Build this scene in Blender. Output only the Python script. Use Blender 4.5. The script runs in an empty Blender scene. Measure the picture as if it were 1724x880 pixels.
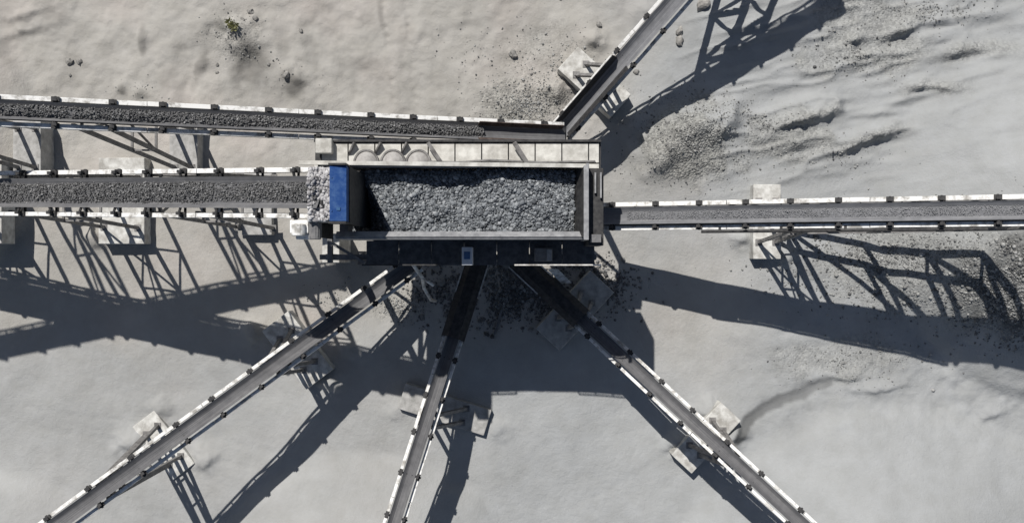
import bpy, math, random
import numpy as np
from mathutils import Vector, Matrix

random.seed(7)
RNG = np.random.default_rng(11)
U = 1.0 / 32.0                      # layout unit (survey grid) -> metres
CAM_H = 1500.0                      # camera altitude in layout units
SX, SY = 0.331, 0.662               # shadow displacement per unit height (x east, y south)

scene = bpy.context.scene
COL = scene.collection


def V(x, y, z):
    return Vector((x * U, -y * U, z * U))


# ------------------------------------------------------------------ materials
def new_mat(name):
    m = bpy.data.materials.new(name)
    m.use_nodes = True
    nt = m.node_tree
    b = nt.nodes['Principled BSDF']
    return m, nt, b


def noise(nt, scale, detail=4, rough=0.6, coord='Object', vec_scale=None):
    tc = nt.nodes.new('ShaderNodeTexCoord')
    n = nt.nodes.new('ShaderNodeTexNoise')
    n.inputs['Scale'].default_value = scale
    n.inputs['Detail'].default_value = detail
    n.inputs['Roughness'].default_value = rough
    if vec_scale:
        mp = nt.nodes.new('ShaderNodeMapping')
        mp.inputs['Scale'].default_value = vec_scale
        nt.links.new(tc.outputs[coord], mp.inputs['Vector'])
        nt.links.new(mp.outputs['Vector'], n.inputs['Vector'])
    else:
        nt.links.new(tc.outputs[coord], n.inputs['Vector'])
    return n


def ramp(nt, src, stops):
    r = nt.nodes.new('ShaderNodeValToRGB')
    el = r.color_ramp.elements
    while len(el) < len(stops):
        el.new(0.5)
    for e, (p, c) in zip(el, stops):
        e.position = p
        e.color = (c[0], c[1], c[2], 1)
    nt.links.new(src, r.inputs['Fac'])
    return r


def surf(name, c1, c2, scale=3.0, rough=0.7, metal=0.0, bump=0.0, bscale=40.0, lo=0.35, hi=0.65, spec=0.3, vec_scale=None):
    m, nt, b = new_mat(name)
    n = noise(nt, scale, 6, 0.65, vec_scale=vec_scale)
    r = ramp(nt, n.outputs['Fac'], [(lo, c1), (hi, c2)])
    nt.links.new(r.outputs['Color'], b.inputs['Base Color'])
    b.inputs['Roughness'].default_value = rough
    b.inputs['Metallic'].default_value = metal
    b.inputs['Specular IOR Level'].default_value = spec
    if bump:
        n2 = noise(nt, bscale, 4, 0.7)
        bp = nt.nodes.new('ShaderNodeBump')
        bp.inputs['Strength'].default_value = bump
        bp.inputs['Distance'].default_value = 0.02
        nt.links.new(n2.outputs['Fac'], bp.inputs['Height'])
        nt.links.new(bp.outputs['Normal'], b.inputs['Normal'])
    return m


def stone_mat(name, stops):
    m, nt, b = new_mat(name)
    g = nt.nodes.new('ShaderNodeNewGeometry')
    r = ramp(nt, g.outputs['Random Per Island'], stops)
    n = noise(nt, 9, 4)
    mx = nt.nodes.new('ShaderNodeMix')
    mx.data_type = 'RGBA'
    mx.blend_type = 'MULTIPLY'
    mx.inputs['Factor'].default_value = 0.5
    r2 = ramp(nt, n.outputs['Fac'], [(0.3, (0.6, 0.6, 0.6)), (0.7, (1, 1, 1))])
    nt.links.new(r.outputs['Color'], mx.inputs['A'])
    nt.links.new(r2.outputs['Color'], mx.inputs['B'])
    nt.links.new(mx.outputs['Result'], b.inputs['Base Color'])
    b.inputs['Roughness'].default_value = 0.9
    b.inputs['Specular IOR Level'].default_value = 0.15
    return m


M = {}
M['white'] = surf('white_paint', (0.34, 0.325, 0.295), (0.80, 0.79, 0.76), 2.6, 0.6, lo=0.36, hi=0.52)
M['white_worn'] = surf('worn_white_paint', (0.30, 0.28, 0.25), (0.72, 0.70, 0.66), 3.5, 0.7, lo=0.36, hi=0.58)
M['dark_steel'] = surf('dark_steel', (0.018, 0.018, 0.02), (0.06, 0.058, 0.056), 5, 0.65)
M['grey_steel'] = surf('grey_steel', (0.10, 0.10, 0.105), (0.20, 0.195, 0.19), 4, 0.6, bump=0.1)
M['truss'] = surf('truss_paint', (0.12, 0.115, 0.11), (0.26, 0.25, 0.24), 3, 0.7)


def belt_mat(name, c1, c2, dust):
    m, nt, b = new_mat(name)
    a = nt.nodes.new('ShaderNodeAttribute')
    a.attribute_name = 'belt_coord'
    mp = nt.nodes.new('ShaderNodeMapping')
    mp.inputs['Scale'].default_value = (0.22, 9.0, 1.0)
    nt.links.new(a.outputs['Vector'], mp.inputs['Vector'])
    n = nt.nodes.new('ShaderNodeTexNoise')
    n.inputs['Scale'].default_value = 1.0
    n.inputs['Detail'].default_value = 6
    nt.links.new(mp.outputs['Vector'], n.inputs['Vector'])
    r = ramp(nt, n.outputs['Fac'], [(0.3, c1), (0.55, c2), (0.75, dust)])
    n2 = noise(nt, 2.2, 8, 0.7)
    r2 = ramp(nt, n2.outputs['Fac'], [(0.3, (0.72, 0.72, 0.72)), (0.7, (1.12, 1.11, 1.1))])
    mx = nt.nodes.new('ShaderNodeMix')
    mx.data_type = 'RGBA'
    mx.blend_type = 'MULTIPLY'
    mx.inputs['Factor'].default_value = 1.0
    nt.links.new(r.outputs['Color'], mx.inputs['A'])
    nt.links.new(r2.outputs['Color'], mx.inputs['B'])
    nt.links.new(mx.outputs['Result'], b.inputs['Base Color'])
    b.inputs['Roughness'].default_value = 0.9
    b.inputs['Specular IOR Level'].default_value = 0.2
    return m


M['belt'] = belt_mat('dusty_belt', (0.095, 0.095, 0.10), (0.15, 0.149, 0.152), (0.22, 0.216, 0.21))
M['belt_pale'] = belt_mat('pale_dusty_belt', (0.14, 0.142, 0.15), (0.205, 0.207, 0.215), (0.28, 0.278, 0.275))
M['load_bed'] = surf('load_bed', (0.10, 0.10, 0.105), (0.17, 0.17, 0.17), 8, 0.95, bump=0.6, bscale=25)
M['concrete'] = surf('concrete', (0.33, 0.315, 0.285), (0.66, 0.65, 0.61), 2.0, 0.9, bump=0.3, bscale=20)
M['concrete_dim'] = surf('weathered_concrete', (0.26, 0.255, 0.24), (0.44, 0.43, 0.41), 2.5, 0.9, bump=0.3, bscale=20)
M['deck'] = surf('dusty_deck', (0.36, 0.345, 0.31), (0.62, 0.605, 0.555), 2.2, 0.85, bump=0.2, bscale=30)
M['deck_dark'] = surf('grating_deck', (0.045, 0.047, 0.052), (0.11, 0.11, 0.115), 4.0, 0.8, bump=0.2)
M['wall'] = surf('hopper_plate', (0.19, 0.19, 0.195), (0.34, 0.34, 0.34), 3.0, 0.6, bump=0.1)
M['blue'] = surf('blue_paint', (0.010, 0.050, 0.185), (0.060, 0.125, 0.27), 4.5, 0.8, lo=0.42, hi=0.78, bump=0.1, bscale=12)
M['blue_lcd'] = surf('blue_panel', (0.03, 0.08, 0.18), (0.05, 0.12, 0.25), 4, 0.3)
M['cabinet'] = surf('cabinet_paint', (0.45, 0.47, 0.50), (0.60, 0.62, 0.65), 3, 0.5)
M['rust'] = surf('rusty_skirt', (0.05, 0.035, 0.03), (0.13, 0.10, 0.085), 4, 0.85)
M['dust'] = surf('grey_dust', (0.30, 0.285, 0.27), (0.42, 0.405, 0.38), 5, 1.0, bump=0.3)
M['stone_hopper'] = stone_mat('hopper_stone', [(0.0, (0.085, 0.091, 0.098)), (0.35, (0.175, 0.187, 0.198)), (0.8, (0.275, 0.29, 0.30)), (1.0, (0.40, 0.41, 0.415))])
M['stone_bright'] = stone_mat('dusty_stone', [(0.0, (0.22, 0.21, 0.21)), (0.5, (0.42, 0.41, 0.41)), (1.0, (0.62, 0.61, 0.60))])
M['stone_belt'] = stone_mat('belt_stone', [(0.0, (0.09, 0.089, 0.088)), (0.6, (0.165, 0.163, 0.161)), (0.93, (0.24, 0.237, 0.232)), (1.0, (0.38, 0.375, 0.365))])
M['stone_fine'] = stone_mat('fine_stone', [(0.0, (0.25, 0.252, 0.257)), (0.6, (0.29, 0.292, 0.297)), (1.0, (0.34, 0.34, 0.343))])
M['stone_gravel'] = stone_mat('gravel_stone', [(0.0, (0.10, 0.10, 0.10)), (0.5, (0.25, 0.25, 0.24)), (1.0, (0.42, 0.415, 0.395))])
M['rock'] = surf('rock', (0.16, 0.155, 0.145), (0.38, 0.36, 0.33), 3, 0.95, bump=0.6, bscale=8)
M['leaf'] = surf('dry_leaf', (0.16, 0.16, 0.07), (0.34, 0.33, 0.16), 6, 0.8)


# ------------------------------------------------------------------ mesh helper
class MB:
    def __init__(self):
        self.v, self.f = [], []

    def box(self, c, ax, h):
        """oriented box: centre c, three unit axes, half sizes h (metres)"""
        b = len(self.v)
        a0, a1, a2 = ax
        for sx in (-1, 1):
            for sy in (-1, 1):
                for sz in (-1, 1):
                    self.v.append(c + a0 * (sx * h[0]) + a1 * (sy * h[1]) + a2 * (sz * h[2]))
        for q in ((0, 1, 3, 2), (4, 6, 7, 5), (0, 4, 5, 1), (2, 3, 7, 6), (0, 2, 6, 4), (1, 5, 7, 3)):
            self.f.append([b + i for i in q])

    def abox(self, x0, x1, y0, y1, z0, z1):
        """axis-aligned box in layout units"""
        c = V((x0 + x1) / 2, (y0 + y1) / 2, (z0 + z1) / 2)
        self.box(c, (Vector((1, 0, 0)), Vector((0, 1, 0)), Vector((0, 0, 1))),
                 (abs(x1 - x0) / 2 * U, abs(y1 - y0) / 2 * U, abs(z1 - z0) / 2 * U))

    def bar(self, p, q, w, h=None):
        """square bar between two points (metres)"""
        h = h or w
        d = q - p
        L = d.length
        if L < 1e-5:
            return
        d.normalize()
        up = Vector((0, 0, 1)) if abs(d.z) < 0.95 else Vector((1, 0, 0))
        s = d.cross(up).normalized()
        n = s.cross(d)
        self.box((p + q) / 2, (d, s, n), (L / 2, w / 2, h / 2))

    def tube(self, p, q, r, n=10, r2=None):
        r2 = r if r2 is None else r2
        d = (q - p).normalized()
        up = Vector((0, 0, 1)) if abs(d.z) < 0.95 else Vector((1, 0, 0))
        s = d.cross(up).normalized()
        t = s.cross(d)
        b = len(self.v)
        for P, R in ((p, r), (q, r2)):
            for k in range(n):
                a = 2 * math.pi * k / n
                self.v.append(P + s * (R * math.cos(a)) + t * (R * math.sin(a)))
        for k in range(n):
            self.f.append([b + k, b + (k + 1) % n, b + n + (k + 1) % n, b + n + k])
        self.f.append([b + k for k in range(n)][::-1])
        self.f.append([b + n + k for k in range(n)])

    def path(self, pts, r, n=8):
        for a, c in zip(pts[:-1], pts[1:]):
            self.tube(a, c, r, n)

    def sheet(self, rows):
        """lofted rows of equal length"""
        b = len(self.v)
        m = len(rows[0])
        for r in rows:
            self.v += r
        for i in range(len(rows) - 1):
            for j in range(m - 1):
                a = b + i * m + j
                self.f.append([a, a + 1, a + m + 1, a + m])

    def prism(self, poly, off):
        """closed prism: polygon points (metres) extruded by vector off"""
        b = len(self.v)
        n = len(poly)
        self.v += list(poly) + [p + off for p in poly]
        self.f.append([b + i for i in range(n)][::-1])
        self.f.append([b + n + i for i in range(n)])
        for i in range(n):
            j = (i + 1) % n
            self.f.append([b + i, b + j, b + n + j, b + n + i])

    def build(self, name, mat, parent=None, origin=None, bevel=0.0, smooth=False):
        o0 = origin if origin is not None else (parent_loc(parent) if parent else Vector((0, 0, 0)))
        me = bpy.data.meshes.new(name)
        me.from_pydata([tuple(p - o0) for p in self.v], [], self.f)
        me.materials.append(mat)
        o = bpy.data.objects.new(name, me)
        COL.objects.link(o)
        if parent:
            o.parent = parent
            if origin is not None:
                o.location = origin - parent_loc(parent)
        else:
            o.location = o0
        import bmesh
        bm = bmesh.new()
        bm.from_mesh(me)
        bmesh.ops.recalc_face_normals(bm, faces=bm.faces)
        bm.to_mesh(me)
        bm.free()
        if bevel:
            md = o.modifiers.new('bevel', 'BEVEL')
            md.width = bevel
            md.segments = 2
            md.limit_method = 'ANGLE'
        if smooth:
            me.polygons.foreach_set('use_smooth', [True] * len(me.polygons))
        return o


def parent_loc(o):
    l = Vector((0, 0, 0))
    while o:
        l = l + o.location
        o = o.parent
    return l


def tag(o, label=None, cat=None, group=None, kind=None):
    if label:
        o['label'] = label
    if cat:
        o['category'] = cat
    if group:
        o['group'] = group
    if kind:
        o['kind'] = kind
    return o


def empty(name, loc):
    o = bpy.data.objects.new(name, None)
    o.empty_display_size = 0.3
    o.location = loc
    COL.objects.link(o)
    return o


# ------------------------------------------------------------------ terrain
def vnoise(x, y, seed):
    """value noise, vectorised"""
    xi = np.floor(x).astype(np.int64)
    yi = np.floor(y).astype(np.int64)
    xf = x - xi
    yf = y - yi

    def h(a, b):
        n = (a * 374761393 + b * 668265263 + seed * 974711) & 0xFFFFFFFF
        n = ((n ^ (n >> 13)) * 1274126177) & 0xFFFFFFFF
        n = (n ^ (n >> 16)) & 0xFFFFFFFF
        return n / 4294967295.0
    u = xf * xf * xf * (xf * (xf * 6 - 15) + 10)
    v = yf * yf * yf * (yf * (yf * 6 - 15) + 10)
    return (h(xi, yi) * (1 - u) * (1 - v) + h(xi + 1, yi) * u * (1 - v)
            + h(xi, yi + 1) * (1 - u) * v + h(xi + 1, yi + 1) * u * v) * 2 - 1


def fbm(x, y, scale, oct, seed, gain=0.5):
    s = np.zeros_like(x)
    a, f = 1.0, 1.0 / scale
    for k in range(oct):
        s += a * vnoise(x * f + 17.3 * k, y * f - 9.1 * k, seed + k)
        a *= gain
        f *= 2.03
    return s


def sstep(a, b, x):
    t = np.clip((x - a) / (b - a), 0, 1)
    return t * t * (3 - 2 * t)


def poly_dist(x, y, pts):
    """distance, signed side and parameter 0-1 along a polyline"""
    best = np.full_like(x, 1e9)
    side = np.zeros_like(x)
    par = np.zeros_like(x)
    n = len(pts) - 1
    for k in range(n):
        (ax, ay), (bx, by) = pts[k], pts[k + 1]
        dx, dy = bx - ax, by - ay
        L2 = dx * dx + dy * dy
        t = np.clip(((x - ax) * dx + (y - ay) * dy) / L2, 0, 1)
        px, py = ax + t * dx, ay + t * dy
        d = np.hypot(x - px, y - py)
        m = d < best
        best = np.where(m, d, best)
        side = np.where(m, np.sign(dx * (y - ay) - dy * (x - ax)), side)
        par = np.where(m, (k + t) / n, par)
    return best, side, par


def R(pts):
    return [(a - 862.0, b - 440.0) for a, b in pts]


# eroded ledges in the sand (steep on the south side)
LEDGES = [
    (R([(1255, 222), (1310, 212), (1365, 198), (1405, 184), (1424, 182)]), 15, 26, 7),
    (R([(1375, 262), (1420, 252), (1455, 236), (1500, 222), (1540, 212)]), 13, 22, 7),
    (R([(1513, 164), (1530, 152), (1550, 146), (1590, 153), (1640, 150)]), 10, 18, 5),
    (R([(1575, 95), (1605, 93), (1640, 84), (1724, 82)]), 8, 22, 6),
    (R([(1395, 100), (1440, 96), (1540, 92)]), 5, 14, 4),
    (R([(1468, 80), (1500, 60), (1530, 48), (1550, 46)]), 10, 16, 5),
    (R([(1415, 73), (1440, 66), (1460, 60)]), 8, 12, 5),
    (R([(1530, 42), (1580, 40), (1630, 36)]), 6, 14, 4),
    (R([(1410, 196), (1480, 192), (1560, 187)]), 5, 18, 5),
    (R([(1295, 262), (1335, 248), (1370, 242)]), 8, 16, 6),
    (R([(1390, 632), (1420, 636), (1450, 636)]), 8, 12, 4),
    (R([(1400, 655), (1470, 657), (1500, 652), (1540, 640)]), 5, 12, 4),
    (R([(1640, 705), (1665, 700), (1700, 690)]), 5, 18, 5),
    (R([(0, 66), (40, 50), (85, 40)]), 5, 18, 6),
    (R([(0, 40), (40, 28), (95, 10)]), 4, 15, 5),
    (R([(330, 140), (345, 110), (350, 95)]), 6, 12, 8),
    (R([(240, 90), (243, 70), (248, 45)]), 5, 10, 7),
]
MOUNDS = [  # x, y, radius, height
    (1150, 235, 78, 34), (1205, 205, 50, 22), (1105, 265, 40, 16),
    (410, 55, 38, 16), (395, 45, 20, 9), (490, 120, 22, 9), (505, 135, 18, 8), (350, 40, 24, 7),
    (420, 110, 30, -9), (235, 158, 16, 7), (205, 150, 12, 5), (700, 60, 30, 4),
    (905, 175, 60, 7), (860, 90, 16, 5), (790, 30, 40, 4),
    (1085, 20, 30, 10), (690, 510, 40, 6), (520, 170, 22, 5),
    (1480, 470, 130, 18), (1590, 430, 110, 26), (1700, 430, 120, 22), (1300, 560, 70, 10),
    (222, 745, 28, 15), (345, 770, 26, 13), (270, 690, 24, 10), (1228, 735, 30, 22), (1190, 690, 26, 16), (1145, 745, 28, 20), (1000, 70, 22, 16), (938, 150, 24, 18), (428, 560, 26, 17), (560, 645, 28, 14), (585, 585, 22, 14),
    (1252, 400, 24, 15), (1325, 430, 24, 13), (162, 400, 24, 15), (262, 300, 20, 12), (665, 690, 24, 6), (840, 720, 24, 6),
]
PILES = [  # apex x, y (layout), height, radius
    (640, 640, 215, 420), (-245, 640, 200, 330), (-890, 700, 210, 360), (930, -70, 180, 330), (560, -720, 215, 300), (-1050, -190, 200, 280),
]
GULLY = R([(1240, 738), (1258, 708), (1285, 688), (1318, 672), (1350, 663), (1368, 650), (1392, 642)])


def ground_h(x, y):
    x = np.asarray(x, float)
    y = np.asarray(y, float)
    h = fbm(x, y, 260, 3, 3) * 6.0
    rough_l = sstep(60, -200, y) * sstep(-150, -40, -np.abs(x + 450) + 420)
    h += fbm(x, y, 55, 4, 9) * (1.0 + 2.3 * sstep(-80, -230, y) * sstep(300, 150, x)) + fbm(x, y, 20, 3, 12) * 0.9 * sstep(-120, -230, y) * sstep(300, 150, x)
    h += fbm(x, y, 14, 3, 21) * (0.22 + 0.7 * sstep(-60, -200, y) * sstep(150, -250, x) * 0.55 + 0.6 * gravel_mask(x, y))
    # wind streaks on the right flank
    rx = sstep(330, 480, x) * sstep(-70, -160, y)
    h += rx * fbm(x * 0.25 + y * 0.06, y + x * 0.16, 22, 3, 33) * 2.6
    rid = vnoise((x * 0.16 + y * 0.05) / 30, (y + x * 0.20) / 30, 35) + 0.4 * vnoise((x * 0.3) / 14, (y + x * 0.22) / 14, 36)
    h += sstep(240, 380, x) * sstep(-90, -180, y) * 7 * (1 - np.abs(rid)) ** 4
    h += 3.2 * fbm(x, y, 24, 3, 44) * sstep(380, 480, x) * sstep(60, 110, y) * sstep(330, 240, y) * 0.6
    # faint wheel ruts and scrape lines
    for (ax, ay, bx, by) in ((-862, 230, -330, 330), (-862, 262, -340, 362), (60, 430, 420, 250), (-330, -440, -250, -300), (-180, -440, -140, -270)):
        L = math.hypot(bx - ax, by - ay)
        q = ((x - ax) * (by - ay) - (y - ay) * (bx - ax)) / L + 5 * np.sin(((x - ax) * (bx - ax) + (y - ay) * (by - ay)) / L / 60)
        h += -0.9 * np.exp(-(q / 5) ** 2) * (0.6 + 0.4 * vnoise(x / 12, y / 12, 66)) * sstep(0, 60, ((x - ax) * (bx - ax) + (y - ay) * (by - ay)) / L) * sstep(L, L - 60, ((x - ax) * (bx - ax) + (y - ay) * (by - ay)) / L)
    for (ax, ay, H, Rr) in PILES:
        d = np.hypot(x - ax, y - ay)
        d = d + fbm(x, y, 80, 2, 51) * 6
        t = np.clip(1 - d / Rr, 0, 1)
        h = np.maximum(h, h * 0.3 + H * (t * t * 0.35 + t * 0.65) * sstep(0, 0.12, t) + h * 0.7 * (1 - sstep(0, 0.3, t)))
    for (px, py, r, H) in MOUNDS:
        d = np.hypot(x - (px - 862), (y - (py - 440)) * 1.15)
        dn = d / r + 0.22 * fbm(x, y, r * 0.6, 2, int(px))
        h += H * np.exp(-(dn * 1.3) ** 2)
    for pts, A, wn, ws in LEDGES:
        d, sd, t = poly_dist(x, y, pts)
        d = d + fbm(x, y, 16, 2, int(abs(pts[0][0]))) * 1.5
        taper = np.sin(np.clip(t, 0.0, 1.0) * math.pi) ** 1.3
        end = np.where((t <= 0) | (t >= 1), 0.0, 1.0)
        prof = np.where(sd > 0, np.exp(-(d / ws) ** 2), np.exp(-(d / wn) ** 2)) * (1 + 0.28 * fbm(x, y, 11, 3, 27) * np.exp(-(d / 16) ** 2))
        h += 1.25 * A * prof * taper
    d, sd, t = poly_dist(x, y, GULLY)
    h -= 3.5 * np.exp(-(d / 9) ** 2)
    # vehicle track: two dotted rows of small prints
    for tx in (645, 683):
        cx = (tx - 862) + (y + 440) * 0.10
        on = sstep(-255, -275, y)
        h += on * -3.4 * np.exp(-((x - cx) / 3.4) ** 2) * (0.5 + 0.5 * np.sin(y * 0.42 + tx)) * (0.5 + 0.5 * vnoise(x / 30, y / 22, 88))
    return h


def gravel_mask(x, y):
    g = np.zeros_like(x)
    n = fbm(x, y, 40, 3, 77)
    for (px, py, rx, ry, a) in ((1150, 240, 110, 85, 1.0), (885, 175, 85, 60, 0.75), (1560, 450, 260, 95, 0.6), (1450, 90, 120, 60, 0.6),
                                (1480, 30, 160, 40, 0.6), (665, 515, 60, 35, 0.5), (400, 60, 60, 50, 0.35), (1430, 600, 160, 45, 0.45), (1330, 230, 90, 50, 0.6),
                                (930, 110, 110, 90, 0.3)):
        d = np.hypot((x - (px - 862)) / rx, (y - (py - 440)) / ry) + n * 0.25
        g = np.maximum(g, a * sstep(1.0, 0.55, d))
    for pts, A, wn, ws in LEDGES:
        if A > 7:
            d, sd, t = poly_dist(x, y, pts)
            g = np.maximum(g, 0.75 * np.exp(-((d + n * 5) / 12) ** 2) * np.sin(np.clip(t, 0, 1) * math.pi) ** 0.8)
    return g


def gz(x, y):
    return float(ground_h(np.array([float(x)]), np.array([float(y)]))[0])


def axis_coords(lo, hi, step, far):
    core = np.arange(lo, hi + step * 0.5, step)
    g = []
    s, p = step * 2, hi
    while p < far:
        p += s
        s *= 1.35
        g.append(p)
    g2 = []
    s, p = step * 2, lo
    while p > -far:
        p -= s
        s *= 1.35
        g2.append(p)
    return np.concatenate([np.array(g2[::-1]), core, np.array(g)])


def make_ground():
    xs = axis_coords(-960, 960, 3.0, 20000)
    ys = axis_coords(-540, 540, 3.0, 20000)
    X, Y = np.meshgrid(xs, ys)
    H = ground_h(X, Y)
    nx, ny = len(xs), len(ys)
    co = np.stack([X * U, -Y * U, H * U], -1).reshape(-1, 3)
    idx = np.arange(nx * ny).reshape(ny, nx)
    f = np.stack([idx[:-1, :-1], idx[1:, :-1], idx[1:, 1:], idx[:-1, 1:]], -1).reshape(-1, 4)
    me = bpy.data.meshes.new('ground')
    me.vertices.add(len(co))
    me.vertices.foreach_set('co', co.ravel())
    me.loops.add(f.size)
    me.loops.foreach_set('vertex_index', f.ravel().astype(np.int32))
    me.polygons.add(len(f))
    me.polygons.foreach_set('loop_start', np.arange(0, f.size, 4, dtype=np.int32))
    me.polygons.foreach_set('use_smooth', np.ones(len(f), dtype=bool))
    me.update(calc_edges=True)
    # sediment colour (what the ground is made of)
    x, y = X.ravel(), Y.ravel()
    warm = np.array([0.380, 0.364, 0.335])
    grey = np.array([0.354, 0.360, 0.358])
    w = sstep(330, 60, x + fbm(x, y, 150, 2, 5) * 90 + sstep(40, 260, y) * 260) * (1 - 0.75 * sstep(60, 200, y + fbm(x, y, 120, 2, 6) * 50))
    w = np.maximum(w, 0.85 * np.exp(-(np.hypot((x - 290) / 110, (y - 70) / 120)) ** 2))
    c = grey[None] * (1 - w[:, None]) + warm[None] * w[:, None]
    pink = np.array([0.440, 0.388, 0.355])
    pw = np.clip(fbm(x, y, 110, 3, 91) * 0.3, 0, 1) * w
    c = c * (1 - pw[:, None]) + pink * pw[:, None]
    bl = 1 + 0.06 * fbm(x, y, 90, 4, 14) + 0.07 * sstep(0, -150, y) * sstep(200, -100, x) * fbm(x + y * 0.2, y * 0.45, 45, 4, 15)
    c = c * bl[:, None]
    g = gravel_mask(x, y)
    gc = np.array([0.30, 0.295, 0.275])
    c = c * (1 - 0.6 * g[:, None]) + gc * 0.6 * g[:, None]
    # coarse dark aggregate at the foot of the east stockpile
    dk = sstep(1.15, 0.4, np.hypot((x - 812) / 95, (y - 40) / 100) + fbm(x, y, 30, 3, 40) * 0.2)
    c = c * (1 - 0.62 * dk[:, None])
    # damp scours
    for (px, py, rx, ry, rot, a) in ((425, 112, 36, 42, 0.1, 0.46), (398, 128, 14, 30, -0.2, 0.25), (497, 145, 20, 22, 0.2, 0.42), (338, 118, 9, 40, -0.35, 0.34), (376, 46, 12, 11, 0, 0.45), (243, 72, 7, 34, 0, 0.34),
                                     (475, 75, 16, 40, 0.2, 0.20), (520, 80, 14, 50, 0.25, 0.18), (605, 105, 45, 14, 0, 0.20), (620, 140, 50, 30, 0, 0.14), (305, 160, 16, 28, 0, 0.16), (205, 150, 7, 12, 0, 0.3), (240, 158, 13, 9, 0, 0.22),
                                     (640, 25, 6, 30, 0.1, 0.3), (690, 60, 60, 16, 0.4, 0.10), (40, 60, 60, 7, 0.3, 0.14), (60, 30, 60, 6, 0.35, 0.12), (180, 260, 40, 14, 0, 0.10), (265, 690, 40, 18, 0, 0.16), (790, 40, 60, 10, 0.2, 0.12)):
        qx, qy = x - (px - 862), y - (py - 440)
        ux = qx * math.cos(rot) - qy * math.sin(rot)
        uy = qx * math.sin(rot) + qy * math.cos(rot)
        d = np.hypot(ux / rx, uy / ry) + fbm(x, y, 16, 3, int(px)) * 0.22
        c = c * (1 - a * sstep(1.25, 0.3, d))[:, None]
    d, sd, t = poly_dist(x, y, GULLY)
    wd = sstep(13, 6, d + fbm(x, y, 16, 2, 8) * 2.0)
    c = c * (1 - 0.6 * wd * (1 - 0.4 * t))[:, None]
    d2 = 0
    col = np.concatenate([np.clip(c, 0, 1), np.ones((len(c), 1))], 1)
    at = me.color_attributes.new('sediment', 'FLOAT_COLOR', 'POINT')
    at.data.foreach_set('color', col.ravel())
    ga = me.attributes.new('coarse', 'FLOAT', 'POINT')
    ga.data.foreach_set('value', np.maximum(g, dk).astype(np.float32))
    m, nt, b = new_mat('ground_sand')
    a = nt.nodes.new('ShaderNodeAttribute')
    a.attribute_name = 'sediment'
    n = noise(nt, 1.1, 8, 0.62)
    r = ramp(nt, n.outputs['Fac'], [(0.3, (0.88, 0.875, 0.86)), (0.7, (1.0, 1.0, 1.0))])
    mx = nt.nodes.new('ShaderNodeMix')
    mx.data_type = 'RGBA'
    mx.blend_type = 'MULTIPLY'
    mx.inputs['Factor'].default_value = 1.0
    nt.links.new(a.outputs['Color'], mx.inputs['A'])
    nt.links.new(r.outputs['Color'], mx.inputs['B'])
    # pebble specks where the ground is coarse
    ca = nt.nodes.new('ShaderNodeAttribute')
    ca.attribute_name = 'coarse'
    tc = nt.nodes.new('ShaderNodeTexCoord')
    vo = nt.nodes.new('ShaderNodeTexVoronoi')
    vo.inputs['Scale'].default_value = 8.5
    nt.links.new(tc.outputs['Object'], vo.inputs['Vector'])
    r3 = ramp(nt, vo.outputs['Color'], [(0.2, (0.62, 0.62, 0.62)), (0.8, (1.15, 1.15, 1.13))])
    mx2 = nt.nodes.new('ShaderNodeMix')
    mx2.data_type = 'RGBA'
    mx2.blend_type = 'MULTIPLY'
    nt.links.new(ca.outputs['Fac'], mx2.inputs['Factor'])
    nt.links.new(mx.outputs['Result'], mx2.inputs['A'])
    nt.links.new(r3.outputs['Color'], mx2.inputs['B'])
    nt.links.new(mx2.outputs['Result'], b.inputs['Base Color'])
    b.inputs['Roughness'].default_value = 1.0
    b.inputs['Specular IOR Level'].default_value = 0.05
    n2 = noise(nt, 4.5, 8, 0.7)
    bp = nt.nodes.new('ShaderNodeBump')
    bp.inputs['Strength'].default_value = 0.5
    bp.inputs['Distance'].default_value = 0.12
    nt.links.new(n2.outputs['Fac'], bp.inputs['Height'])
    bp2 = nt.nodes.new('ShaderNodeBump')
    bp2.inputs['Distance'].default_value = 0.12
    ms = nt.nodes.new('ShaderNodeMath')
    ms.operation = 'MULTIPLY'
    ms.inputs[1].default_value = 0.6
    nt.links.new(ca.outputs['Fac'], ms.inputs[0])
    nt.links.new(ms.outputs[0], bp2.inputs['Strength'])
    nt.links.new(vo.outputs['Distance'], bp2.inputs['Height'])
    bp2.invert = True
    nt.links.new(bp.outputs['Normal'], bp2.inputs['Normal'])
    nt.links.new(bp2.outputs['Normal'], b.inputs['Normal'])
    me.materials.append(m)
    o = bpy.data.objects.new('ground', me)
    COL.objects.link(o)
    tag(o, 'pale sandy quarry ground with rippled banks and grey powder heaps', 'ground', kind='structure')


make_ground()

# ------------------------------------------------------------------ stones
PHI = (1 + 5 ** 0.5) / 2
ICO_V = np.array([(-1, PHI, 0), (1, PHI, 0), (-1, -PHI, 0), (1, -PHI, 0), (0, -1, PHI), (0, 1, PHI), (0, -1, -PHI), (0, 1, -PHI),
                  (PHI, 0, -1), (PHI, 0, 1), (-PHI, 0, -1), (-PHI, 0, 1)]) / math.sqrt(1 + PHI * PHI)
ICO_F = np.array([(0, 11, 5), (0, 5, 1), (0, 1, 7), (0, 7, 10), (0, 10, 11), (1, 5, 9), (5, 11, 4), (11, 10, 2), (10, 7, 6), (7, 1, 8),
                  (3, 9, 4), (3, 4, 2), (3, 2, 6), (3, 6, 8), (3, 8, 9), (4, 9, 5), (2, 4, 11), (6, 2, 10), (8, 6, 7), (9, 8, 1)])


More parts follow.
